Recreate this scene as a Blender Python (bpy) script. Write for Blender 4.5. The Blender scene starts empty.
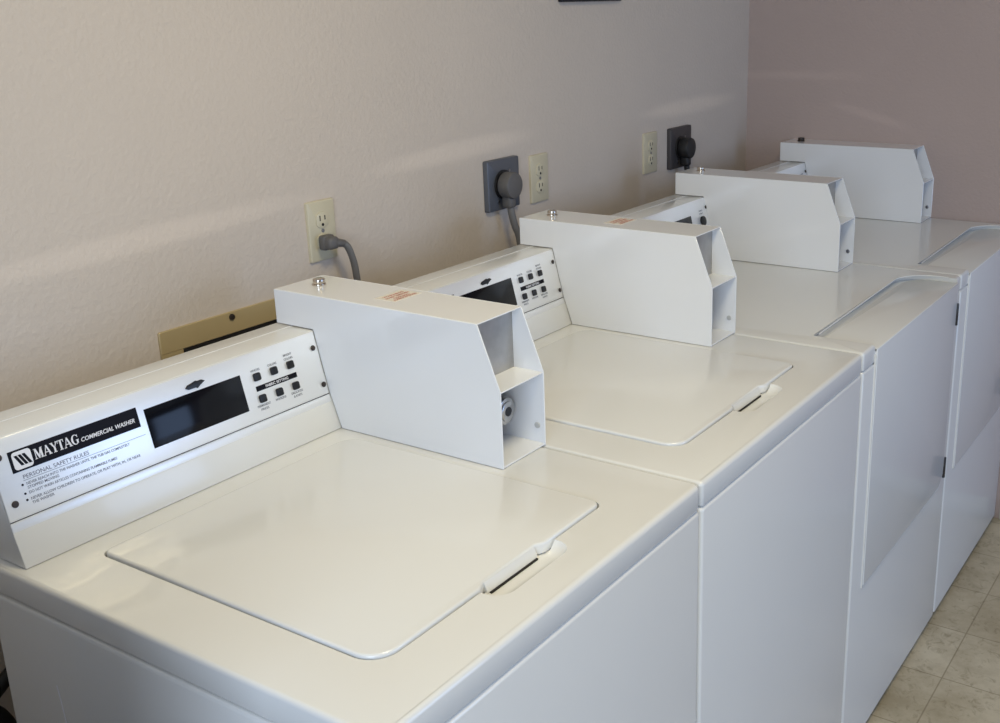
import bpy, bmesh, math, random
from mathutils import Vector, Matrix
random.seed(7)
S = bpy.context.scene
COL = S.collection
DG = bpy.context.evaluated_depsgraph_get
FLOOR = -0.900
WALL_Y = 0.8495
WALL_X = 1.9905

# ------------------------------------------------------------------ materials
def srgb(r, g, b):
    f = lambda c: (c / 255 / 12.92) if c / 255 <= 0.04045 else ((c / 255 + 0.055) / 1.055) ** 2.4
    return (f(r), f(g), f(b), 1.0)

def mat(name, col, rough=0.5, metal=0.0, coat=0.0, spec=0.5, bump=None, var=None):
    m = bpy.data.materials.new(name); m.use_nodes = True
    nt = m.node_tree; N = nt.nodes; L = nt.links
    b = N['Principled BSDF']
    b.inputs['Base Color'].default_value = col
    b.inputs['Roughness'].default_value = rough
    b.inputs['Metallic'].default_value = metal
    b.inputs['Coat Weight'].default_value = coat
    b.inputs['Coat Roughness'].default_value = 0.05
    b.inputs['Specular IOR Level'].default_value = spec
    tc = N.new('ShaderNodeTexCoord')
    if var:                       # (scale, amount): soft tonal mottling
        nz = N.new('ShaderNodeTexNoise'); nz.inputs['Scale'].default_value = var[0]; nz.inputs['Detail'].default_value = 5
        L.new(tc.outputs['Object'], nz.inputs['Vector'])
        mp = N.new('ShaderNodeMapRange'); mp.inputs['From Min'].default_value = .3; mp.inputs['From Max'].default_value = .7
        mp.inputs['To Min'].default_value = 1 - var[1]; mp.inputs['To Max'].default_value = 1 + var[1]
        L.new(nz.outputs['Fac'], mp.inputs['Value'])
        mx = N.new('ShaderNodeVectorMath'); mx.operation = 'SCALE'
        mx.inputs[0].default_value = col[:3]
        L.new(mp.outputs['Result'], mx.inputs['Scale']); L.new(mx.outputs['Vector'], b.inputs['Base Color'])
    if bump:                      # (scale, strength, distance)
        nz = N.new('ShaderNodeTexNoise'); nz.inputs['Scale'].default_value = bump[0]; nz.inputs['Detail'].default_value = 3
        L.new(tc.outputs['Object'], nz.inputs['Vector'])
        bp = N.new('ShaderNodeBump'); bp.inputs['Strength'].default_value = bump[1]; bp.inputs['Distance'].default_value = bump[2]
        L.new(nz.outputs['Fac'], bp.inputs['Height']); L.new(bp.outputs['Normal'], b.inputs['Normal'])
    return m

M = {}
M['enamel'] = mat('white_enamel', srgb(229, 229, 227), .23, coat=.3, bump=(260, .012, .001))
M['enamel_box'] = mat('white_box_paint', srgb(236, 237, 239), .17, coat=.5, bump=(300, .012, .001))
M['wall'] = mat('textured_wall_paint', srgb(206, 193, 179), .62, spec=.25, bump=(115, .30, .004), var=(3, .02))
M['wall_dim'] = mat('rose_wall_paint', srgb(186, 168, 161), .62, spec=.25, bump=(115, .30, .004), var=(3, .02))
M['shade_wall_cool'] = mat('added_shade_wall_grey', srgb(150, 156, 172), .7, spec=.2)  # for the added shading wall; tints the washer's shaded side cooler
M['ceiling'] = mat('ceiling_paint', srgb(215, 212, 205), .9, spec=.2, bump=(60, .4, .006))
M['black'] = mat('black_plastic', srgb(18, 18, 22), .4)
M['gloss_black'] = mat('black_display_glass', srgb(10, 10, 15), .12, spec=.22)
M['ink'] = mat('black_print', srgb(17, 16, 24), .5, spec=.15)
M['grey_ink'] = mat('grey_print', srgb(128, 130, 140), .5)
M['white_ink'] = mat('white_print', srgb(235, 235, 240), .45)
M['red_ink'] = mat('red_print', srgb(196, 138, 124), .5)
M['decal'] = mat('cream_sticker', srgb(232, 226, 214), .45)
M['chrome'] = mat('chrome', (.82, .80, .78, 1), .16, metal=1)
M['nickel'] = mat('nickel_bolt', (.62, .55, .47, 1), .2, metal=1)
M['dark_bolt'] = mat('dark_bolt', srgb(70, 62, 56), .4, metal=.6)
M['screw'] = mat('screw_steel', (.30, .29, .29, 1), .35, metal=1)
M['light_screw'] = mat('painted_screw', srgb(188, 188, 186), .4)
M['panel_screw'] = mat('dark_panel_screw', srgb(62, 54, 52), .5, metal=.2)
M['lock'] = mat('lock_steel', (.50, .49, .48, 1), .22, metal=1)
M['steel'] = mat('grey_steel', (.42, .41, .40, 1), .38, metal=.85, var=(40, .1), bump=(220, .06, .001))
M['ivory'] = mat('ivory_plastic', srgb(206, 196, 168), .4)
M['almond'] = mat('tan_plate', srgb(186, 165, 122), .38, metal=.15, var=(6, .06))
M['gun'] = mat('grey_metal_plate', srgb(98, 101, 108), .42, metal=.3)
M['cord'] = mat('grey_cord', srgb(112, 109, 106), .5)
M['plug'] = mat('dark_grey_plug', srgb(96, 93, 91), .5)
M['plug_b'] = mat('black_plug', srgb(30, 29, 30), .5)
M['hose'] = mat('black_rubber', srgb(10, 10, 11), .5)
M['slot'] = mat('dark_slot', srgb(22, 18, 18), .7)
M['hinge'] = mat('dark_hinge', srgb(70, 68, 68), .4, metal=.6)
M['base'] = mat('baseboard_vinyl', srgb(205, 200, 190), .5)
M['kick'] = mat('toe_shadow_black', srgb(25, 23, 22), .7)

def brushed():
    m = mat('brushed_aluminium', (.93, .935, .94, 1), .3, metal=.5)
    nt = m.node_tree; N = nt.nodes; L = nt.links; b = N['Principled BSDF']
    tc = N.new('ShaderNodeTexCoord'); mp = N.new('ShaderNodeMapping'); mp.inputs['Scale'].default_value = (6, 500, 500)
    nz = N.new('ShaderNodeTexNoise'); nz.inputs['Scale'].default_value = 1.6; nz.inputs['Detail'].default_value = 4
    L.new(tc.outputs['Object'], mp.inputs['Vector']); L.new(mp.outputs['Vector'], nz.inputs['Vector'])
    r = N.new('ShaderNodeMapRange'); r.inputs['To Min'].default_value = .26; r.inputs['To Max'].default_value = .46
    L.new(nz.outputs['Fac'], r.inputs['Value']); L.new(r.outputs['Result'], b.inputs['Roughness'])
    bp = N.new('ShaderNodeBump'); bp.inputs['Strength'].default_value = .08; bp.inputs['Distance'].default_value = .0005
    L.new(nz.outputs['Fac'], bp.inputs['Height']); L.new(bp.outputs['Normal'], b.inputs['Normal'])
    return m
M['alu'] = brushed()

def tile_floor():
    m = mat('vinyl_tile', srgb(176, 164, 140), .42, spec=.4)
    nt = m.node_tree; N = nt.nodes; L = nt.links; b = N['Principled BSDF']
    tc = N.new('ShaderNodeTexCoord')
    mp = N.new('ShaderNodeMapping'); mp.inputs['Location'].default_value = (.0095, .09, 0)
    L.new(tc.outputs['Object'], mp.inputs['Vector'])
    br = N.new('ShaderNodeTexBrick'); br.offset = 0; br.squash = 1
    br.inputs['Scale'].default_value = 1; br.inputs['Brick Width'].default_value = .2185; br.inputs['Row Height'].default_value = .2185
    br.inputs['Mortar Size'].default_value = .0026; br.inputs['Mortar Smooth'].default_value = .9
    br.inputs['Color1'].default_value = srgb(206, 195, 170); br.inputs['Color2'].default_value = srgb(194, 182, 156); br.inputs['Mortar'].default_value = srgb(160, 147, 122)
    L.new(mp.outputs['Vector'], br.inputs['Vector'])
    nz = N.new('ShaderNodeTexNoise'); nz.inputs['Scale'].default_value = 34; nz.inputs['Detail'].default_value = 9; nz.inputs['Roughness'].default_value = .7
    nz.inputs['Distortion'].default_value = 1.2
    L.new(tc.outputs['Object'], nz.inputs['Vector'])
    cr = N.new('ShaderNodeValToRGB'); cr.color_ramp.elements[0].position = .3; cr.color_ramp.elements[0].color = (.50, .46, .38, 1)
    cr.color_ramp.elements[1].position = .47; cr.color_ramp.elements[1].color = (1, 1, 1, 1)
    L.new(nz.outputs['Fac'], cr.inputs['Fac'])
    mx = N.new('ShaderNodeMix'); mx.data_type = 'RGBA'; mx.blend_type = 'MULTIPLY'; mx.inputs['Factor'].default_value = .75
    L.new(br.outputs['Color'], mx.inputs['A']); L.new(cr.outputs['Color'], mx.inputs['B'])
    n2 = N.new('ShaderNodeTexNoise'); n2.inputs['Scale'].default_value = 7; n2.inputs['Detail'].default_value = 8; n2.inputs['Roughness'].default_value = .65
    L.new(tc.outputs['Object'], n2.inputs['Vector'])
    c2 = N.new('ShaderNodeValToRGB'); c2.color_ramp.elements[0].position = .32; c2.color_ramp.elements[0].color = (.62, .57, .48, 1)
    c2.color_ramp.elements[1].position = .62; c2.color_ramp.elements[1].color = (1.06, 1.05, 1.04, 1)
    L.new(n2.outputs['Fac'], c2.inputs['Fac'])
    m2 = N.new('ShaderNodeMix'); m2.data_type = 'RGBA'; m2.blend_type = 'MULTIPLY'; m2.inputs['Factor'].default_value = .8
    L.new(mx.outputs['Result'], m2.inputs['A']); L.new(c2.outputs['Color'], m2.inputs['B'])
    L.new(m2.outputs['Result'], b.inputs['Base Color'])
    return m
M['floor'] = tile_floor()

# ------------------------------------------------------------------ mesh helpers
def new_bm(): return bmesh.new()

def merge(dst, src, mtx=None):
    if mtx is not None: src.transform(mtx)
    me = bpy.data.meshes.new('tmp'); src.to_mesh(me); src.free()
    dst.from_mesh(me); bpy.data.meshes.remove(me)

def box(dst, x0, x1, y0, y1, z0, z1, bev=0.0, seg=2, sel=None):
    b = bmesh.new()
    r = bmesh.ops.create_cube(b, size=1)
    for v in b.verts:
        v.co = Vector(((x0 + x1) / 2 + v.co.x * (x1 - x0), (y0 + y1) / 2 + v.co.y * (y1 - y0), (z0 + z1) / 2 + v.co.z * (z1 - z0)))
    if bev > 0:
        es = [e for e in b.edges if sel is None or sel(e)]
        bmesh.ops.bevel(b, geom=es, offset=bev, segments=seg, profile=.5, affect='EDGES', clamp_overlap=True)
    merge(dst, b)

def prism(dst, pts, axis, a0, a1, bev=0.0, seg=2, caps_only=False):
    """polygon pts (2-D) extruded along axis. axis x: pts=(y,z); y: pts=(x,z); z: pts=(x,y)"""
    b = bmesh.new()
    def mk(p, a):
        return {'x': (a, p[0], p[1]), 'y': (p[0], a, p[1]), 'z': (p[0], p[1], a)}[axis]
    v0 = [b.verts.new(mk(p, a0)) for p in pts]; v1 = [b.verts.new(mk(p, a1)) for p in pts]
    n = len(pts)
    b.faces.new(v0); b.faces.new(v1)
    for i in range(n): b.faces.new((v0[i], v0[(i + 1) % n], v1[(i + 1) % n], v1[i]))
    bmesh.ops.recalc_face_normals(b, faces=b.faces[:])
    if bev > 0:
        s1 = set(v1)
        es = [e for e in b.edges if (not caps_only) or (e.verts[0] in s1 and e.verts[1] in s1)]
        bmesh.ops.bevel(b, geom=es, offset=bev, segments=seg, profile=.5, affect='EDGES', clamp_overlap=True)
    merge(dst, b)

def rrect(x0, x1, y0, y1, r, n=8):
    """rounded rectangle outline; r = radii (x0y0, x1y0, x1y1, x0y1)"""
    if not isinstance(r, (tuple, list)): r = (r,) * 4
    out = []
    for (cx, cy, rr, a0) in ((x0 + r[0], y0 + r[0], r[0], 180), (x1 - r[1], y0 + r[1], r[1], 270), (x1 - r[2], y1 - r[2], r[2], 0), (x0 + r[3], y1 - r[3], r[3], 90)):
        if rr < 1e-5: out.append((cx, cy)); continue
        for k in range(n + 1):
            a = math.radians(a0 + 90 * k / n); out.append((cx + rr * math.cos(a), cy + rr * math.sin(a)))
    return out

def cyl(dst, c, axis, r, h, r2=None, seg=28, bev=0.0):
    b = bmesh.new()
    bmesh.ops.create_cone(b, cap_ends=True, segments=seg, radius1=r, radius2=r if r2 is None else r2, depth=h)
    if bev > 0:
        es = [e for e in b.edges if abs(e.verts[0].co.z - e.verts[1].co.z) < 1e-6]
        bmesh.ops.bevel(b, geom=es, offset=bev, segments=2, profile=.5, affect='EDGES')
    q = Vector((0, 0, 1)).rotation_difference(Vector(axis).normalized())
    merge(dst, b, Matrix.Translation(Vector(c)) @ q.to_matrix().to_4x4())

def ball(dst, c, r, sc=(1, 1, 1), seg=20):
    b = bmesh.new(); bmesh.ops.create_uvsphere(b, u_segments=seg, v_segments=seg // 2, radius=r)
    merge(dst, b, Matrix.Translation(Vector(c)) @ Matrix.Diagonal((*sc, 1)))

def tube(dst, pts, r, seg=12, sub=8):
    P = [Vector(p) for p in pts]; path = []
    for i in range(len(P) - 1):
        p0 = P[max(i - 1, 0)]; p1 = P[i]; p2 = P[i + 1]; p3 = P[min(i + 2, len(P) - 1)]
        for k in range(sub):
            t = k / sub
            path.append(.5 * ((2 * p1) + (p2 - p0) * t + (2 * p0 - 5 * p1 + 4 * p2 - p3) * t * t + (3 * p1 - p0 - 3 * p2 + p3) * t ** 3))
    path.append(P[-1])
    b = bmesh.new(); rings = []; up = Vector((.13, .31, .94))
    for i, p in enumerate(path):
        d = (path[min(i + 1, len(path) - 1)] - path[max(i - 1, 0)]).normalized()
        s = d.cross(up).normalized(); u = s.cross(d)
        rings.append([b.verts.new(p + r * (math.cos(2 * math.pi * k / seg) * s + math.sin(2 * math.pi * k / seg) * u)) for k in range(seg)])
    for a, c in zip(rings, rings[1:]):
        for k in range(seg): b.faces.new((a[k], a[(k + 1) % seg], c[(k + 1) % seg], c[k]))
    b.faces.new(rings[0]); b.faces.new(rings[-1])
    bmesh.ops.recalc_face_normals(b, faces=b.faces[:])
    merge(dst, b)

def smooth(me, ang=35):
    b = bmesh.new(); b.from_mesh(me)
    for f in b.faces: f.smooth = True
    for e in b.edges:
        if len(e.link_faces) != 2 or e.calc_face_angle(0) > math.radians(ang): e.smooth = False
    b.to_mesh(me); b.free()

def obj(name, bm, m, parent=None, cut=None, label=None):
    me = bpy.data.meshes.new(name); bm.to_mesh(me); bm.free()
    o = bpy.data.objects.new(name, me); COL.objects.link(o)
    if cut is not None:
        tmp = []
        for c in cut:
            bmesh.ops.triangulate(c, faces=c.faces[:]); bmesh.ops.recalc_face_normals(c, faces=c.faces[:])
            if c.calc_volume(signed=True) < 0: bmesh.ops.reverse_faces(c, faces=c.faces[:])
            cm = bpy.data.meshes.new('cut'); c.to_mesh(cm); c.free()
            co = bpy.data.objects.new('cut', cm); COL.objects.link(co); tmp.append(co)
            md = o.modifiers.new('b', 'BOOLEAN'); md.operation = 'DIFFERENCE'; md.solver = 'EXACT'; md.object = co
        bpy.context.view_layer.update()
        nm = bpy.data.meshes.new_from_object(o.evaluated_get(DG()))
        if not nm.polygons:                     # the exact solver gave nothing: use the manifold one
            bpy.data.meshes.remove(nm)
            for md in o.modifiers: md.solver = 'MANIFOLD'
            bpy.context.view_layer.update()
            nm = bpy.data.meshes.new_from_object(o.evaluated_get(DG()))
        o.modifiers.clear(); o.data = nm; nm.name = name
        bpy.data.meshes.remove(me)
        for co in tmp:
            cm = co.data; bpy.data.objects.remove(co); bpy.data.meshes.remove(cm)
    o.data.materials.clear(); o.data.materials.append(m)
    smooth(o.data)
    if parent is not None: o.parent = parent; o.matrix_parent_inverse = parent.matrix_world.inverted()
    if label: o['label'] = label
    return o

def thing(name, loc, label, cat, group=None):
    e = bpy.data.objects.new(name, None); COL.objects.link(e); e.location = loc; e.empty_display_size = .1
    e['label'] = label; e['category'] = cat
    if group: e['group'] = group
    e.matrix_world = Matrix.Translation(Vector(loc))
    return e

def struct(name, bm, m, parent=None):
    o = obj(name, bm, m, parent)
    if parent is None: o['kind'] = 'structure'
    return o

def text_bm(s, size, w=None, ext=.0002, shear=0.0, bold=0.0, align='LEFT'):
    """flat lettering in the xy plane, baseline at y=0; scaled to width w"""
    c = bpy.data.curves.new('t', 'FONT'); c.body = s; c.size = size; c.extrude = ext; c.shear = shear; c.offset = bold
    c.resolution_u = 3
    o = bpy.data.objects.new('t', c); COL.objects.link(o); bpy.context.view_layer.update()
    me = bpy.data.meshes.new_from_object(o.evaluated_get(DG()))
    b = bmesh.new(); b.from_mesh(me)
    bpy.data.meshes.remove(me); bpy.data.objects.remove(o); bpy.data.curves.remove(c)
    if b.verts:
        x0 = min(v.co.x for v in b.verts); x1 = max(v.co.x for v in b.verts)
        k = (w / (x1 - x0)) if w else 1
        off = {'LEFT': 0, 'CENTER': -(x1 - x0) * k / 2}[align]
        for v in b.verts: v.co.x = (v.co.x - x0) * k + off
    return b

def serif_word(word, h, w):
    """bold slab-serif capitals built from strokes: returns a bmesh in the xy plane, baseline 0"""
    out = new_bm(); x = 0
    def q(dst, pts): prism(dst, [(x + px * h, py * h) for px, py in pts], 'z', 0, .0003)
    def serif(cx, y, hw=.17): q(out, [(cx - hw, y), (cx + hw, y), (cx + hw, y + .07), (cx - hw, y + .07)])
    for ch in word:
        if ch == 'M':
            q(out, [(.10, .04), (.18, .04), (.18, .96), (.10, .96)]); q(out, [(.08, 1), (.30, 1), (.58, .16), (.46, .0)])
            q(out, [(.46, 0), (.56, 0), (.86, 1), (.74, 1)]); q(out, [(.74, .04), (.94, .04), (.94, .96), (.74, .96)])
            serif(.14, 0, .14); serif(.84, 0); serif(.14, .93, .12); serif(.86, .93, .14); adv = 1.04
        elif ch == 'A':
            q(out, [(.06, .04), (.14, .04), (.46, 1), (.38, 1)]); q(out, [(.34, 1), (.50, 1), (.86, .04), (.64, .04)])
            q(out, [(.20, .28), (.66, .28), (.66, .36), (.20, .36)]); serif(.10, 0, .13); serif(.75, 0, .18); adv = .88
        elif ch == 'Y':
            q(out, [(.04, .96), (.26, .96), (.50, .46), (.36, .46)]); q(out, [(.66, .96), (.76, .96), (.50, .46), (.42, .46)])
            q(out, [(.34, .04), (.54, .04), (.54, .52), (.34, .52)]); serif(.44, 0, .2); serif(.15, .93, .17); serif(.71, .93, .13); adv = .80
        elif ch == 'T':
            q(out, [(.28, .04), (.48, .04), (.48, .98), (.28, .98)]); q(out, [(.02, .92), (.74, .92), (.74, 1), (.02, 1)])
            q(out, [(.02, .72), (.07, .72), (.10, .96), (.02, .96)]); q(out, [(.66, .96), (.69, .72), (.74, .72), (.74, .96)]); serif(.38, 0, .2); adv = .74
        else:                                              # G
            for k in range(14):
                a0 = math.radians(42 + 276 * k / 14); a1 = math.radians(42 + 276 * (k + 1) / 14)
                t = lambda a: .09 + .13 * max(0, -math.cos(a))
                P = lambda a, r: (.46 + (.44 - r) * math.cos(a), .5 + (.51 - r * .8) * math.sin(a))
                q(out, [P(a0, 0), P(a1, 0), P(a1, t(a1)), P(a0, t(a0))])
            q(out, [(.62, .10), (.82, .10), (.82, .44), (.62, .44)]); serif(.72, .40, .18); q(out, [(.74, .68), (.80, .68), (.80, .96), (.74, .92)]); adv = .96
        x += adv * h
    k = w / x
    for v in out.verts: v.co.x *= k
    return out

# ------------------------------------------------------------------ control panel frame (u along x, v up the slope, w out)
PY0, PZ0, PY1, PZ1 = .5891, .0541, .6136, .1520
PL = math.hypot(PY1 - PY0, PZ1 - PZ0)
VV = Vector((0, (PY1 - PY0) / PL, (PZ1 - PZ0) / PL)); NN = Vector((0, -VV.z, VV.y))
def panel_m(J, u=0, v=0, w=0):
    """maps local (x=u, y=v, z=outward) onto the sloped console face"""
    R = Matrix(((1, 0, 0), (0, VV.y, NN.y), (0, VV.z, NN.z))).to_4x4()
    R[0][0] = 1
    o = Vector((J + u, PY0, PZ0)) + VV * v + NN * w
    return Matrix.Translation(o) @ R
def on_panel(J, b, u, v, w): b.transform(panel_m(J, u, v, w)); return b
def pbox(J, u0, u1, v0, v1, w0, w1, bev=0, r=0):
    b = new_bm()
    if r: prism(b, rrect(u0, u1, v0, v1, r, 5), 'z', w0, w1, bev, 2, True)
    else: box(b, u0, u1, v0, v1, w0, w1, bev)
    b.transform(panel_m(J)); return b

# ------------------------------------------------------------------ shared machine parts
BOXY0, BOXYT, BOXYB, BOXZM, BOXZT = .2574, .2932, .6915, .1140, .2073
def coin_box(J, root, dark=False, warn=True, dim=False, dx=0.0, wide=0.0):
    x0, x1 = J - .1015 + dx, J + .0005 + dx + wide
    J = J + dx
    t = .0022
    g = .0012                                    # clears the console it sits over
    prof = [(BOXY0, .0006), (BOXY0, BOXZM), (BOXYT, BOXZT), (BOXYB, BOXZT), (BOXYB, PZ1 + g), (PY1 - g, PZ1 + g), (PY0 - g, PZ0), (.5840 - g, .042), (.5695 - g, .0006)]
    b = new_bm()
    for xa, xb in ((x0, x0 + t), (x1 - t, x1)): prism(b, prof, 'x', xa, xb, .0006, 1)
    box(b, x0 + t, x1 - t, BOXYT + .0005, BOXYB, BOXZT - t, BOXZT, .0006, 1)              # top
    box(b, x0 + t, x1 - t, BOXYB - t, BOXYB, PZ1 + g, BOXZT - t)                          # rear
    box(b, x0 + t, x1 - t, BOXY0 + .001, .3150, BOXZM - t, BOXZM, .0006, 1)               # shelf
    box(b, x0 + t, x1 - t, BOXY0 + .001, .345, .0006, .0036, .0006, 1)                    # bottom lip
    box(b, x0 + t, x1 - t, .345, .3475, .0006, BOXZM - t)                                 # vault door
    shell = obj('coin_box', b, M['enamel_box'], root)
    b = new_bm(); box(b, x0 + t, x1 - t, .3095, .3120, BOXZM, BOXZT - t)
    obj('coin_slide_plate', b, M['steel'], shell, label='grey steel plate recessed in the sloped mouth')
    lx, lz = J - .0245, .0530
    b = new_bm()
    cyl(b, (lx, .326, lz), (0, 1, 0), .0205, .040, seg=36, bev=.002)
    cyl(b, (lx, .3055, lz), (0, 1, 0), .0150, .004, seg=36, bev=.001)
    lk = obj('vault_lock', b, M['lock'], shell, label='round chrome lock')
    b = new_bm(); cyl(b, (lx, .3032, lz), (0, 1, 0), .0070, .0012, seg=24)
    obj('keyhole', b, M['black'], lk)
    b = new_bm(); cyl(b, (x1 - t - .0008, BOXY0 + .013, .030), (1, 0, 0), .0048, .0018, seg=20, bev=.0005)
    obj('screw', b, M['screw'] if dim else M['light_screw'], shell)
    # hardware on the top
    bx, by = J - .0475, .6475
    b = new_bm()
    cyl(b, (bx, by, BOXZT + .0012), (0, 0, 1), .0110, .0024, seg=30, bev=.0006)
    cyl(b, (bx, by, BOXZT + .0062), (0, 0, 1), .0094, .0086, seg=30, bev=.0016)
    obj('bolt', b, M['dark_bolt' if dark else 'nickel'], shell, label='round bolt head on the top of the coin box')
    if warn:
        b = new_bm(); box(b, J - .0690, J - .0085, .470, .5110, BOXZT, BOXZT + .0004)
        dc = obj('warning_sticker', b, M['decal'], shell, label='cream sticker with red print')
        b = new_bm()
        for s, yy, wd in (('WARNING', .4985, .044), ('DO NOT TAMPER WITH', .4900, .050), ('COIN BOX', .4815, .034), ('ALARM PROTECTED', .4745, .050)):
            merge(b, text_bm(s, .0072, wd, .00015, bold=.00012, align='CENTER'), Matrix.Translation((J - .0388, yy, BOXZT + .0006)))
        obj('lettering', b, M['red_ink'], dc)
    return shell

def console(xl, J, root):
    """sloped backsplash: cross-section in y,z"""
    prof = [(.5695, .0004), (.5840, .042), (PY0, PZ0), (PY1, PZ1), (.6955, PZ1), (.6955, .0004)]
    b = new_bm(); prism(b, prof, 'x', xl, J - .0035, .0022, 2)
    c = obj('console', b, M['enamel'], root)
    b = new_bm(); box(b, xl + .001, J - .0045, .660, .6615, PZ1, PZ1 + .0005)
    obj('rear_seam', b, M['enamel_box'], c)
    return c

def panel_plate(xl, J, root):
    b = pbox(J, xl - J + .0005, -.1035, -.0002, PL - .0015, .0004, .0022, .0007)
    p = obj('control_panel', b, M['alu'], root, label='brushed aluminium control panel')
    b = pbox(J, xl - J + .0005, -.1035, .0004, .0012, .0021, .0026)
    obj('trim_line', b, M['ink'], p)
    b = pbox(J, xl - J + .0005, -.1035, -.0130, -.0004, .0005, .0018, .0005)
    obj('lower_band', b, M['alu'], p)
    return p

def panel_screw(J, u, v, p):
    b = new_bm(); cyl(b, (u, v, .0028), (0, 0, 1), .0042, .0016, seg=20, bev=.0005)
    cyl(b, (u, v, .0036), (0, 0, 1), .0016, .0008, seg=6)
    b.transform(panel_m(J)); obj('panel_screw', b, M['panel_screw'], p)

def print_lines(J, p, items, m, name):
    b = new_bm()
    for s, u, v, size, w, al in items:
        t = text_bm(s, size, w, .0001, bold=.00004, align=al)
        merge(b, t, panel_m(J, u, v, .0024))
    return obj(name, b, m, p)

BUT_U = (-.2258, -.1940, -.1622)
def washer_controls(J, xl, p, small=False):
    b = pbox(J, -.4120, -.2535, .0206, .0740, .0018, .0030, .0004)
    d = obj('display_window', b, M['gloss_black'], p, label='black glass display window')
    # bolt-shaped emblem above the display
    b = new_bm(); prism(b, [(-.3440, .0815), (-.3390, .0785), (-.3270, .0785), (-.3250, .0768), (-.3200, .0800), (-.3110, .0838), (-.3165, .0868), (-.3230, .0866), (-.3260, .0878), (-.3330, .0862), (-.3400, .0850)], 'z', .002, .0040, .0006)
    b.transform(panel_m(J)); obj('emblem', b, M['black'], p)
    for k, u in enumerate(BUT_U):
        for v in (.0633, .0308):
            b = pbox(J, u - .0062, u + .0062, v - .0058, v + .0058, .002, .0052, .0010, .0026)
            obj('button', b, M['black'], p)
    b = pbox(J, -.2320, -.1548, .0425, .0500, .0021, .0027)
    bar = obj('label_bar', b, M['ink'], p)
    t = new_bm(); merge(t, text_bm('FABRIC SETTING', .0055, .043, .0001, bold=.0001, align='CENTER'), panel_m(J, -.1935, .0444, .0029))
    obj('lettering', t, M['white_ink'], p)
    it = [('WHITES', BUT_U[0], .0716, .0046, .017, 'CENTER'), ('COLORS', BUT_U[1], .0716, .0046, .017, 'CENTER'),
          ('BRIGHT', BUT_U[2], .0775, .0046, .016, 'CENTER'), ('COLORS', BUT_U[2], .0716, .0046, .017, 'CENTER'),
          ('PERMANENT', BUT_U[0], .0196, .0046, .024, 'CENTER'), ('PRESS', BUT_U[0], .0142, .0046, .014, 'CENTER'),
          ('WOOLENS', BUT_U[1], .0196, .0046, .020, 'CENTER'),
          ('DELICATES', BUT_U[2], .0196, .0046, .022, 'CENTER'), ('& KNITS', BUT_U[2], .0142, .0046, .016, 'CENTER')]
    for one in it: print_lines(J, p, [one], M['grey_ink'], 'button_lettering')
    panel_screw(J, -.1118, .0753, p); panel_screw(J, -.1098, .0168, p)
    panel_screw(J, xl - J + .0100, .0780, p); panel_screw(J, xl - J + .0125, .0200, p)
    # brand plate
    u0, u1, v0, v1 = -.5955, -.4220, .0545, .0805
    b = pbox(J, u0, u1, v0, v1, .0021, .0028)
    bl = obj('brand_plate', b, M['ink'], p, label='black brand strip with white lettering')
    b = pbox(J, u0 + .0035, u0 + .0270, v0 + .0022, v1 - .0022, .0027, .0031, 0, .004)
    obj('logo_tile', b, M['white_ink'], p)
    b = new_bm()
    for k in range(3):                      # three slanting bars of the emblem
        a = u0 + .0058 + k * .0050
        q = [(a, v1 - .0065), (a + .0036, v1 - .0065), (a + .0098, v0 + .0062), (a + .0062, v0 + .0062)]
        prism(b, q, 'z', .0030, .0034)
    b.transform(panel_m(J)); obj('logo_bars', b, M['ink'], p)
    t = new_bm()
    merge(t, serif_word('MAYTAG', .0125, .0590), panel_m(J, u0 + .0300, v0 + .0072, .0028))
    merge(t, text_bm('COMMERCIAL WASHER', .0075, .0760, .0001, shear=.25, bold=.00012), panel_m(J, u0 + .0910, v0 + .0080, .0030))
    obj('brand_lettering', t, M['white_ink'], p)
    b = pbox(J, u0 + .0090, u1 + .003, .0425, .0430, .0021, .0025)
    obj('rule', b, M['grey_ink'], p)
    it = [('PERSONAL SAFETY RULES', u0 + .0100, .0446, .0070, .0860, 'LEFT'),
          ('NEVER REACH INTO THE WASHER UNTIL THE TUB HAS COMPLETELY', u0 + .0115, .0368, .0048, .140, 'LEFT'),
          ('STOPPED MOVING', u0 + .0115, .0318, .0048, .040, 'LEFT'),
          ('DO NOT WASH ARTICLES CONTAINING FLAMMABLE FUMES', u0 + .0115, .0258, .0048, .118, 'LEFT'),
          ('NEVER ALLOW CHILDREN TO OPERATE, OR PLAY WITH, IN, OR NEAR', u0 + .0115, .0180, .0048, .150, 'LEFT'),
          ('THE WASHER', u0 + .0115, .0130, .0048, .028, 'LEFT')]
    print_lines(J, p, it, M['grey_ink'], 'safety_lettering')
    b = new_bm()
    for v in (.0385, .0275, .0197): cyl(b, (u0 + .0065, v, .0023), (0, 0, 1), .0014, .0006, seg=12)
    b.transform(panel_m(J)); obj('bullets', b, M['ink'], p)

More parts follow.
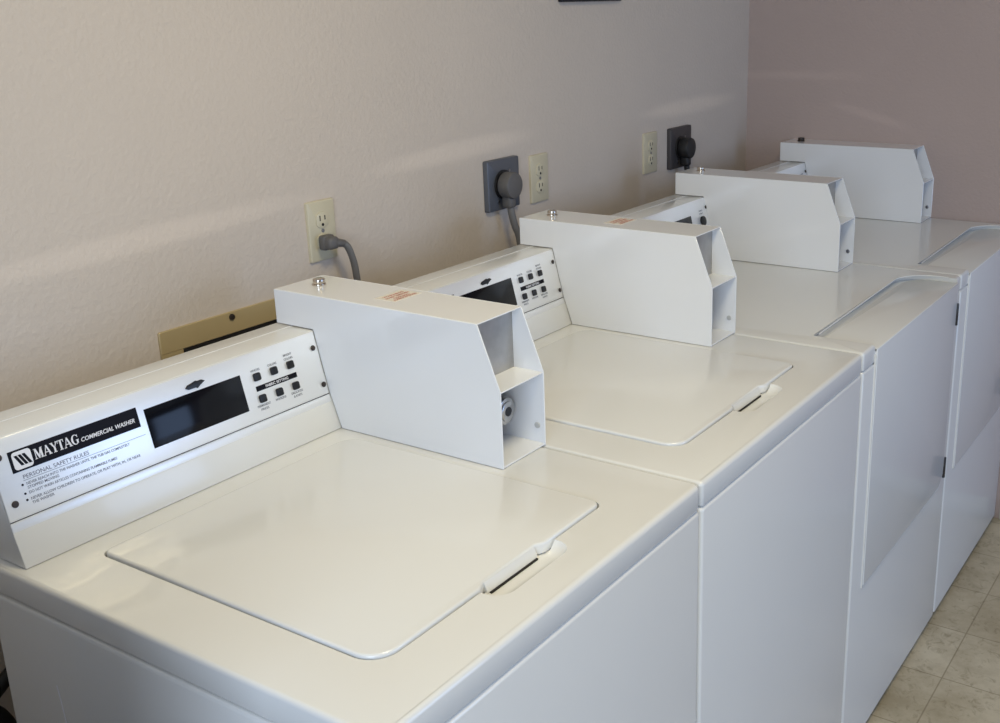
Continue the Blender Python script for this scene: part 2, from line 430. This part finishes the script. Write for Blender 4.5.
def cab_box(dst, x0, x1, y0, y1, z0, z1):
    b = bmesh.new(); bmesh.ops.create_cube(b, size=1)
    for v in b.verts: v.co = Vector(((x0 + x1) / 2 + v.co.x * (x1 - x0), (y0 + y1) / 2 + v.co.y * (y1 - y0), (z0 + z1) / 2 + v.co.z * (z1 - z0)))
    front_corners(b, x0, x1, y0)
    es = [e for e in b.edges if e.verts[0].co.z > z1 - .001 and e.verts[1].co.z > z1 - .001]
    bmesh.ops.bevel(b, geom=es, offset=.0060, segments=3, profile=.5, affect='EDGES')
    merge(dst, b)
def front_corners(b, x0, x1, y0):
    for right, off in ((False, .0060), (True, .0130)):
        es = [e for e in b.edges if abs(e.verts[0].co.z - e.verts[1].co.z) > .01 and max(v.co.y for v in e.verts) < y0 + .001 and (e.verts[0].co.x > (x0 + x1) / 2) == right
              and abs(e.verts[0].co.x - (x1 if right else x0)) < 1e-4]
        bmesh.ops.bevel(b, geom=es, offset=off, segments=5, profile=.5, affect='EDGES')

def cabinet(xl, xr, root, yb=.628, dryer=False):
    b = new_bm()
    cab_box(b, xl - (.0022 if xl < 0 else .0006), xr + .0006, -.0008, yb, FLOOR + .016, -.0375)
    o = obj('cabinet', b, M['enamel'], root)
    if xl < 0:                                  # thin pale raised streak on the exposed side of the near machine
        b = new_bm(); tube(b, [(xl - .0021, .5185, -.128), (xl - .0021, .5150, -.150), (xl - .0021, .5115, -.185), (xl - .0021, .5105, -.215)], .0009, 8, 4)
        obj('pale_streak', b, M['white_ink'], o)
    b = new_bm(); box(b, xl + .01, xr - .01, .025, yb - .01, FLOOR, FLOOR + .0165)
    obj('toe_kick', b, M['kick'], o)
    return o

def deck(xl, xr, root, cuts, yb=.700, rl=.016):
    """enamel top with soft side edges and a crisper front edge"""
    b = bmesh.new(); bmesh.ops.create_cube(b, size=1)
    z0, z1 = -.0358, 0.0
    for v in b.verts: v.co = Vector(((xl + xr) / 2 + v.co.x * (xr - xl), yb / 2 + v.co.y * yb, (z0 + z1) / 2 + v.co.z * (z1 - z0)))
    # front vertical corners first, then the rim
    front_corners(b, xl, xr, 0)
    es = [e for e in b.edges if e.verts[0].co.z > -.001 and e.verts[1].co.z > -.001]
    bmesh.ops.bevel(b, geom=es, offset=.0065, segments=4, profile=.5, affect='EDGES')
    es = [e for e in b.edges if e.verts[0].co.z < z0 + .001 and e.verts[1].co.z < z0 + .001 and len(e.link_faces) == 2 and e.calc_face_angle() > .5]
    bmesh.ops.bevel(b, geom=es, offset=.0022, segments=2, profile=.5, affect='EDGES')
    return obj('top_deck', b, M['enamel'], root, cut=cuts)

def make_washer(xl, J, lidl, label):
    root = thing('washing_machine', ((xl + J) / 2, .35, FLOOR), label, 'washing machine', 'coin operated washing machines')
    xr = J - .0015
    cabinet(xl, xr, root)
    lx0, lx1, ly0, ly1 = lidl, J - .1235, .0835, .5290
    n0, n1, nd = J - .3660, J - .2640, .0065
    def lid_outline(e):
        a0, a1, c0, c1 = lx0 - e, lx1 + e, ly0 - e, ly1 + e
        p = rrect(a0, a1, c0, c1, (.030 + e, .014 + e, .030 + e, .012 + e), 7)
        # notch along the front edge between the two front corners
        k = 8                                   # first corner (x0,y0) uses the first 8 points
        notch = [(n0 - .014, c0), (n0 - .007, c0 + nd * .4), (n0, c0 + nd), (n1, c0 + nd), (n1 + .006, c0 + nd * .4), (n1 + .012, c0)]
        return p[:k] + notch + p[k:]
    cut = new_bm(); prism(cut, lid_outline(.0026), 'z', -.0120, .03)
    scoop = new_bm()                            # finger scoop: a round-ended trough in front of the lid lip
    bb = bmesh.new(); bmesh.ops.create_uvsphere(bb, u_segments=56, v_segments=36, radius=.030)
    bb.transform(Matrix.Rotation(math.pi / 2, 4, 'Y'))
    for v in bb.verts: v.co.x += (n1 + .004) if v.co.x > 1e-6 else (n0 + .010)
    bb.transform(Matrix.Translation((0, .0765, .0165))); merge(scoop, bb)
    deck(xl, xr, root, [cut, scoop])
    b = new_bm(); prism(b, lid_outline(0), 'z', -.0100, .0038, .0034, 3, True)
    lip = [(ly0 + nd + .002, .0018), (ly0 + nd + .002, -.0108), (ly0 + .0015, -.0108), (ly0 + .0020, -.0085), (ly0 + nd - .0004, .0018)]
    prism(b, lip, 'x', n0 + .002, n1 - .002)
    lid = obj('lid', b, M['enamel'], root)
    b = new_bm(); box(b, n0 + .006, n1 - .004, ly0 - .0008, ly0 + .0016, -.0150, -.0106)  # black strip put in for the shade in the gap
    obj('lip_gap_shade', b, M['slot'], lid, label='thin black strip for the shade in the gap under the lid lip')
    # hinge pins showing at the rear corners of the lid
    b = new_bm()
    for hx in (lx0 + .060, lx1 - .052):
        b = new_bm(); box(b, hx, hx + .008, ly1 + .0005, ly1 + .0020, -.006, .0012); obj('lid_hinge', b, M['screw'], lid)
    xc = xl + .0135
    console(xc, J, root)
    p = panel_plate(xc, J, root)
    washer_controls(J, xc, p)
    coin_box(J, root, wide=.0032)
    return root

def make_dryer(xl, J, label, dark=False, warn=False):
    root = thing('tumble_dryer', ((xl + J) / 2, .35, FLOOR), label, 'tumble dryer', 'coin operated dryers')
    xr = J - .0015
    body = cabinet(xl, xr, root)
    d0, d1 = xl + .066, J - .040
    # recess in the front of the top for the wrapped-over door
    cut = new_bm()
    ro = rrect(d0 - .006, d1 + .000, -.05, .1205, (.0, .0, .080, .006), 10)
    ri = rrect(d0 - .003, d1 + .004, -.05, .1300, (.0, .0, .070, .004), 10)
    bb = bmesh.new()                            # recess wall undercut so the gap along the ridge turns dark
    for x, y in ro: bb.verts.new((x, y, .0022))
    for x, y in ri: bb.verts.new((x, y, -.0130))
    bmesh.ops.convex_hull(bb, input=bb.verts[:]); bmesh.ops.dissolve_limit(bb, angle_limit=.001, verts=bb.verts[:], edges=bb.edges[:])
    merge(cut, bb)
    deck(xl, xr, root, [cut])
    b = new_bm()
    rim = [(x, y, .0002) for x, y in ro if y > .02]
    tube(b, [(d0 + .010, ro[-1][1] if ro[-1][1] > .1 else .1205, .0002)] + [(x, y, .0002) for x, y in ro[2:13]][::-1] + [(d1 + .0005, .02, .0002)], .0016, 8, 3)
    obj('highlight_bead', b, M['enamel'], root)  # bead added to catch a highlight along the recess edge
    # door: folded lip on the top plus a tall front panel with a rounded lower right corner
    b = new_bm()
    lip = rrect(d0, d1 - .006, -.0030, .1085, (.0, .0, .066, .003), 10)
    bb = new_bm(); prism(bb, lip, 'z', -.0135, -.0080, .0022, 2, True)
    merge(b, bb)
    fp = rrect(d0, d1, -.508, -.0085, (.004, .045, .0, .0), 8)
    prism(b, fp, 'y', 0.0006, -.0044, .0026, 3, True)
    door = obj('door', b, M['enamel'], root)
    bot = [p for p in rrect(d0 - .0045, d1 + .0045, -.5125, -.020, (.004, .0495, .0, .0), 8)]
    inn = [p for p in rrect(d0 - .0015, d1 + .0015, -.5095, -.020, (.004, .0465, .0, .0), 8)]
    ring = [bot[-1]] + bot[:-1] + (inn[:-1])[::-1] + [inn[-1]]
    b = new_bm(); prism(b, ring, 'y', .0, -.0034, .0008, 2, True)  # strip added so its bevel catches a light line around the door
    obj('door_light_line', b, M['enamel'], root)
    for z in (-.085, -.468):
        h = new_bm(); cyl(h, (d1 + .0035, -.0040, z), (0, 0, 1), .0042, .052, seg=14, bev=.0006)
        box(h, d1 + .0030, d1 + .012, -.0006, .0006, z - .024, z + .024)
        obj('hinge', h, M['hinge'], door, label='dark hinge on the right edge of the door')
    xc = xl + .0135
    console(xc, J, root)
    p = panel_plate(xc, J, root)
    b = pbox(J, -.3500, -.1960, .0206, .0670, .0018, .0030, .0004)
    obj('display_window', b, M['gloss_black'], p)
    b = new_bm(); cyl(b, (-.1420, .0450, .0045), (0, 0, 1), .0120, .006, seg=28, bev=.001); b.transform(panel_m(J))
    obj('start_button', b, M['black'], p)
    print_lines(J, p, [('PRESS', -.1420, .0690, .0050, .018, 'CENTER')], M['grey_ink'], 'button_lettering')
    print_lines(J, p, [('START', -.1420, .0620, .0050, .018, 'CENTER')], M['grey_ink'], 'button_lettering')
    panel_screw(J, -.1118, .0753, p); panel_screw(J, -.1098, .0168, p)
    coin_box(J, root, dark=dark, warn=warn, dim=True, dx=0.0 if dark else -.0085)
    return root

make_washer(-.6265, .0035, -.5410, 'white top-loading coin washer nearest the camera with the full brand strip showing')
make_washer(.0040, .6535, .0930, 'white top-loading coin washer second in the row, between the near washer and a dryer')
make_dryer(.6545, 1.3315, 'white coin dryer third in the row, both of its dark door hinges showing')
make_dryer(1.3325, 1.9895, 'white coin dryer last in the row against the corner wall', dark=True)

# ------------------------------------------------------------------ room shell
X0, Y0, CZ = -3.4, -3.4, 1.55
b = new_bm(); box(b, X0, WALL_X + .1, Y0, WALL_Y + .1, FLOOR - .05, FLOOR); struct('floor', b, M['floor'])
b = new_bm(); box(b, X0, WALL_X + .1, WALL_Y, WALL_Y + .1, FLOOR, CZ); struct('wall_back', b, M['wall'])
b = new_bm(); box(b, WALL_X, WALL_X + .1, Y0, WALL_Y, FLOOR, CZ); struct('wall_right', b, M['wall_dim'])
b = new_bm(); box(b, -1.00, -.90, .10, WALL_Y, FLOOR, .20, .004); struct('shade_wall_left', b, M['shade_wall_cool'])  # unseen low wall added to keep window light off the near washer's side
b = new_bm(); box(b, X0, WALL_X + .1, Y0, WALL_Y + .1, CZ, CZ + .05); struct('ceiling', b, M['ceiling'])
b = new_bm(); box(b, WALL_X - .008, WALL_X, Y0, -.012, FLOOR, FLOOR + .065, .003); struct('baseboard_right', b, M['base'])

# ------------------------------------------------------------------ wall fittings
def face_cut(cx, cz, w, h):
    return rrect(cx - w / 2, cx + w / 2, cz - h / 2, cz + h / 2, .004, 5)
def receptacle(cx, cz, root):
    b = new_bm()
    # one ivory socket face with flattened sides
    pts = []
    for k in range(32):
        a = 2 * math.pi * k / 32; pts.append((cx + max(-.0145, min(.0145, .0172 * math.cos(a))), cz + .0172 * math.sin(a) * .86))
    prism(b, pts, 'y', WALL_Y - .005, WALL_Y - .0078, .0008, 2, True)
    s = obj('socket', b, M['ivory'], root)
    b = new_bm()
    box(b, cx - .0072, cx - .0050, WALL_Y - .0082, WALL_Y - .0076, cz - .001, cz + .0085)
    box(b, cx + .0048, cx + .0068, WALL_Y - .0082, WALL_Y - .0076, cz - .000, cz + .0080)
    cyl(b, (cx - .0003, WALL_Y - .0079, cz - .0082), (0, 1, 0), .0028, .0006, seg=14)
    obj('socket_holes', b, M['slot'], s)

def duplex(x0, x1, z0, z1, label):
    cx, cz = (x0 + x1) / 2, (z0 + z1) / 2
    r = thing('wall_outlet', (cx, WALL_Y, z0), label, 'outlet')
    b = new_bm(); prism(b, rrect(x0, x1, z0, z1, .003, 4), 'y', WALL_Y, WALL_Y - .0058, .0028, 2, True)
    obj('cover_plate', b, M['ivory'], r)
    receptacle(cx, cz + .0195, r); receptacle(cx, cz - .0195, r)
    b = new_bm(); cyl(b, (cx, WALL_Y - .0064, cz), (0, 1, 0), .0032, .0016, seg=14); obj('plate_screw', b, M['screw'], r)
    return cx, cz
c1 = duplex(.1270, .1935, .1835, .2930, 'ivory duplex outlet above the near washer with a grey cord plugged in')
duplex(.8115, .8810, .1815, .2915, 'ivory duplex outlet with empty sockets beside the first grey plate')
duplex(1.3310, 1.4035, .1770, .2850, 'ivory outlet left of the dark grey plate nearest the corner')

def big_plate(x0, x1, z0, z1, label, m):
    cx, cz = (x0 + x1) / 2, (z0 + z1) / 2
    r = thing('dryer_outlet', (cx, WALL_Y, z0), label, 'outlet')
    b = new_bm(); prism(b, rrect(x0, x1, z0, z1, .004, 4), 'y', WALL_Y, WALL_Y - .0125, .003, 2, True)
    obj('cover_plate', b, m, r)
    b = new_bm(); cyl(b, (cx - .004, WALL_Y - .0140, cz), (0, 1, 0), .0320, .004, seg=36, bev=.001); obj('socket', b, M['plug_b'], r)
    for sx, sz in ((.020, .028), (-.022, -.036)):
        b = new_bm(); cyl(b, (cx + sx, WALL_Y - .0132, cz + sz), (0, 1, 0), .0032, .0016, seg=14); obj('plate_screw', b, M['screw'], r)
    return cx, cz
c2 = big_plate(.6420, .7570, .1890, .3000, 'grey metal dryer outlet plate with a big round plug, left one', M['gun'])
M['gun2'] = mat('dark_grey_plate', srgb(74, 70, 70), .45, metal=.3)
c3 = big_plate(1.4680, 1.5910, .1710, .2840, 'dark grey dryer outlet plate with a black plug, near the corner', M['gun2'])

def small_cord():
    r = thing('power_cord', (c1[0], WALL_Y - .02, .13), 'grey washer power cord plugged into the nearest ivory outlet', 'power cord', 'power cords along the wall')
    zc = c1[1] - .0195
    b = new_bm()
    box(b, c1[0] - .0175, c1[0] + .0095, WALL_Y - .026, WALL_Y - .009, zc - .0135, zc + .0135, .0045, 3)
    box(b, c1[0] - .0165, c1[0] + .008, WALL_Y - .040, WALL_Y - .014, zc - .0115, zc + .0115, .007, 3)
    cyl(b, (c1[0] + .013, WALL_Y - .0330, zc - .003), (1, -.1, -.25), .0085, .022, r2=.0065, seg=18, bev=.001)
    obj('plug', b, M['plug'], r)
    b = new_bm()
    tube(b, [(c1[0] + .018, WALL_Y - .0335, zc - .004), (c1[0] + .028, WALL_Y - .036, zc - .012), (c1[0] + .037, WALL_Y - .037, zc - .034), (c1[0] + .043, WALL_Y - .037, zc - .062), (c1[0] + .046, WALL_Y - .037, zc - .12), (c1[0] + .046, WALL_Y - .037, zc - .34)], .0064)
    obj('cord', b, M['cord'], r)
small_cord()

def big_cord(c, label, m, mc):
    cx, cz = c
    r = thing('power_cord', (cx, WALL_Y - .03, .05), label, 'power cord', 'power cords along the wall')
    b = new_bm()
    bb = new_bm(); cyl(bb, (0, 0, 0), (0, 1, 0), .0290, .030, seg=36, bev=.005)
    merge(b, bb, Matrix.Translation((cx - .008, WALL_Y - .0345, cz + .000)))
    box(b, cx - .021, cx + .003, WALL_Y - .044, WALL_Y - .018, cz - .050, cz - .012, .007, 3)
    for k in range(3): box(b, cx - .017, cx - .001, WALL_Y - .0455, WALL_Y - .045, cz - .002 - k * .007, cz + .001 - k * .007, .001, 1)
    obj('plug', b, m, r)
    b = new_bm()
    tube(b, [(cx - .009, WALL_Y - .034, cz - .046), (cx - .007, WALL_Y - .036, cz - .066), (cx - .001, WALL_Y - .038, cz - .090), (cx + .012, WALL_Y - .040, cz - .122), (cx + .020, WALL_Y - .040, cz - .19), (cx + .020, WALL_Y - .040, cz - .40)], .0080)
    obj('cord', b, mc, r)
big_cord(c2, 'thick grey dryer cord hanging from a round plug in the left grey plate', M['plug'], M['cord'])
big_cord(c3, 'black round dryer plug and cord in the dark plate near the corner', M['plug_b'], M['plug_b'])

# tan cover of the recessed washer supply box
r = thing('wall_access_plate', (-.04, WALL_Y, -.02), 'tan metal plate with a black slot on the wall behind the near washer', 'wall plate')
b = new_bm()
x0, x1, z0, z1 = -.2020, .1300, -.020, .1400
prism(b, rrect(x0, x1, .1030, z1, (.0, .0, .003, .003), 3), 'y', WALL_Y, WALL_Y - .004, .001, 1, True)
box(b, x0, -.1610, WALL_Y - .004, WALL_Y, z0, .1030); box(b, .095, x1, WALL_Y - .004, WALL_Y, z0, .1030); box(b, -.161, .095, WALL_Y - .004, WALL_Y, z0, .02)
obj('plate', b, M['almond'], r)
b = new_bm(); box(b, -.161, .095, WALL_Y - .0022, WALL_Y - .0002, .02, .1030); obj('slot_opening', b, M['slot'], r)
b = new_bm(); cyl(b, (-.0597, WALL_Y - .0050, .1312), (0, 1, 0), .0055, .003, seg=16, bev=.0006); obj('plate_screw', b, M['dark_bolt'], r)

# black drain hose and lead behind the near washer
b = new_bm()
tube(b, [(-.480, .765, -.205), (-.540, .757, -.222), (-.578, .752, -.238), (-.625, .747, -.268), (-.690, .742, -.315), (-.730, .742, -.42), (-.725, .755, -.65), (-.715, .77, FLOOR + .012)], .0100)
tube(b, [(-.665, .744, -.285), (-.625, .745, -.262), (-.598, .747, -.272), (-.581, .750, -.310), (-.574, .752, -.37), (-.573, .755, -.55), (-.575, .77, FLOOR + .014)], .0115)
o = obj('drain_hose', b, M['hose'], None); o['label'] = 'black rubber hoses in the gap between the near washer and the wall'; o['category'] = 'hose'

# dark sign whose lower edge just enters the frame
r = thing('wall_sign', (1.08, WALL_Y, .6236), 'dark flat sign on the back wall, only its lower edge in frame', 'sign')
b = new_bm(); box(b, .9450, 1.2120, WALL_Y - .012, WALL_Y, .6236, .8250, .003); obj('sign_frame', b, M['black'], r)
b = new_bm(); box(b, .9600, 1.1970, WALL_Y - .0135, WALL_Y - .0115, .6400, .8100); obj('sign_face', b, mat('dark_green_sign', srgb(22, 34, 26), .4), r)

# ------------------------------------------------------------------ light
W = bpy.data.worlds.new('room_light'); S.world = W; W.use_nodes = True
bg = W.node_tree.nodes['Background']; bg.inputs['Color'].default_value = (.66, .78, 1.0, 1); bg.inputs['Strength'].default_value = .15

def area(name, loc, target, sx, sy, power, col, spread=math.pi):
    l = bpy.data.lights.new(name, 'AREA'); l.shape = 'RECTANGLE'; l.size = sx; l.size_y = sy; l.energy = power; l.color = col; l.spread = spread
    o = bpy.data.objects.new(name, l); COL.objects.link(o); o.location = loc
    o.rotation_euler = (Vector(target) - Vector(loc)).to_track_quat('-Z', 'Y').to_euler()
    return o
area('window_daylight', (-2.7, -.9, .68), (.2, .3, .1), 1.3, 1.0, 40, (.66, .80, 1.0))
area('glass_door_daylight', (1.15, -3.2, .25), (.2, .3, -.1), 1.25, 1.7, 31, (.42, .61, 1.0))
area('ceiling_light', (-.22, -.35, 1.50), (-.22, -.35, 0), .55, .4, 15, (1.0, .86, .54))

# spot lamps added in mid-air to imitate glints on walls and coin boxes
def glint(src, dst, roll, wide, thin, power):
    l = bpy.data.lights.new('glint_spot', 'SPOT'); l.energy = power; l.color = (1.0, .97, .94); l.spot_size = math.radians(wide); l.spot_blend = 1.0; l.shadow_soft_size = .004
    o = bpy.data.objects.new('glint_spot', l); COL.objects.link(o); o.location = src
    q = (Vector(dst) - Vector(src)).to_track_quat('-Z', 'Y')
    o.rotation_euler = (q.to_matrix() @ Matrix.Rotation(math.radians(roll), 3, 'Z')).to_euler(); o.scale = (1, thin, 1)
glint((-.2, -.9, .75), (-.20, WALL_Y, .290), 2, 27, .055, 13)
glint((.4, -.9, .75), (.56, WALL_Y, .333), 3, 20, .08, 12)
glint((.6, -.9, .7), (1.60, WALL_Y, .335), 6, 17, .09, 13)
glint((.7, -.7, .5), (WALL_X, .69, .397), -3, 11, .09, 8)
glint((.3, -.6, .45), (1.2205, .42, .070), 7, 24, .05, 2.2)
glint((.9, -.6, .45), (1.888, .35, .072), 8, 16, .06, 1.8)
glint((.7, -.7, .5), (WALL_X, .46, .287), -25, 8, .14, 7)

# ------------------------------------------------------------------ camera
cd = bpy.data.cameras.new('camera'); cam = bpy.data.objects.new('camera', cd); COL.objects.link(cam)
F = Vector((.79923602, .5269129, -.28910998)); R_ = Vector((.54518335, -.83807171, -.02027126)); U = Vector((.25297608, .14141642, .95708124))
m = Matrix((( R_.x, U.x, -F.x), (R_.y, U.y, -F.y), (R_.z, U.z, -F.z))).to_4x4()
m.translation = Vector((-1.21690426, -.60521706, .62440478))
cam.matrix_world = m
cd.sensor_fit = 'HORIZONTAL'; cd.sensor_width = 36; cd.lens = 1095.5065 / 1000 * 36
cd.shift_x = (500 - 575.4677) / 1000; cd.shift_y = (332.3733 - 361.5) / 1000
cd.clip_start = .02
S.camera = cam
S.view_settings.view_transform = 'Standard'
S.view_settings.look = 'None'
S.view_settings.exposure = 0
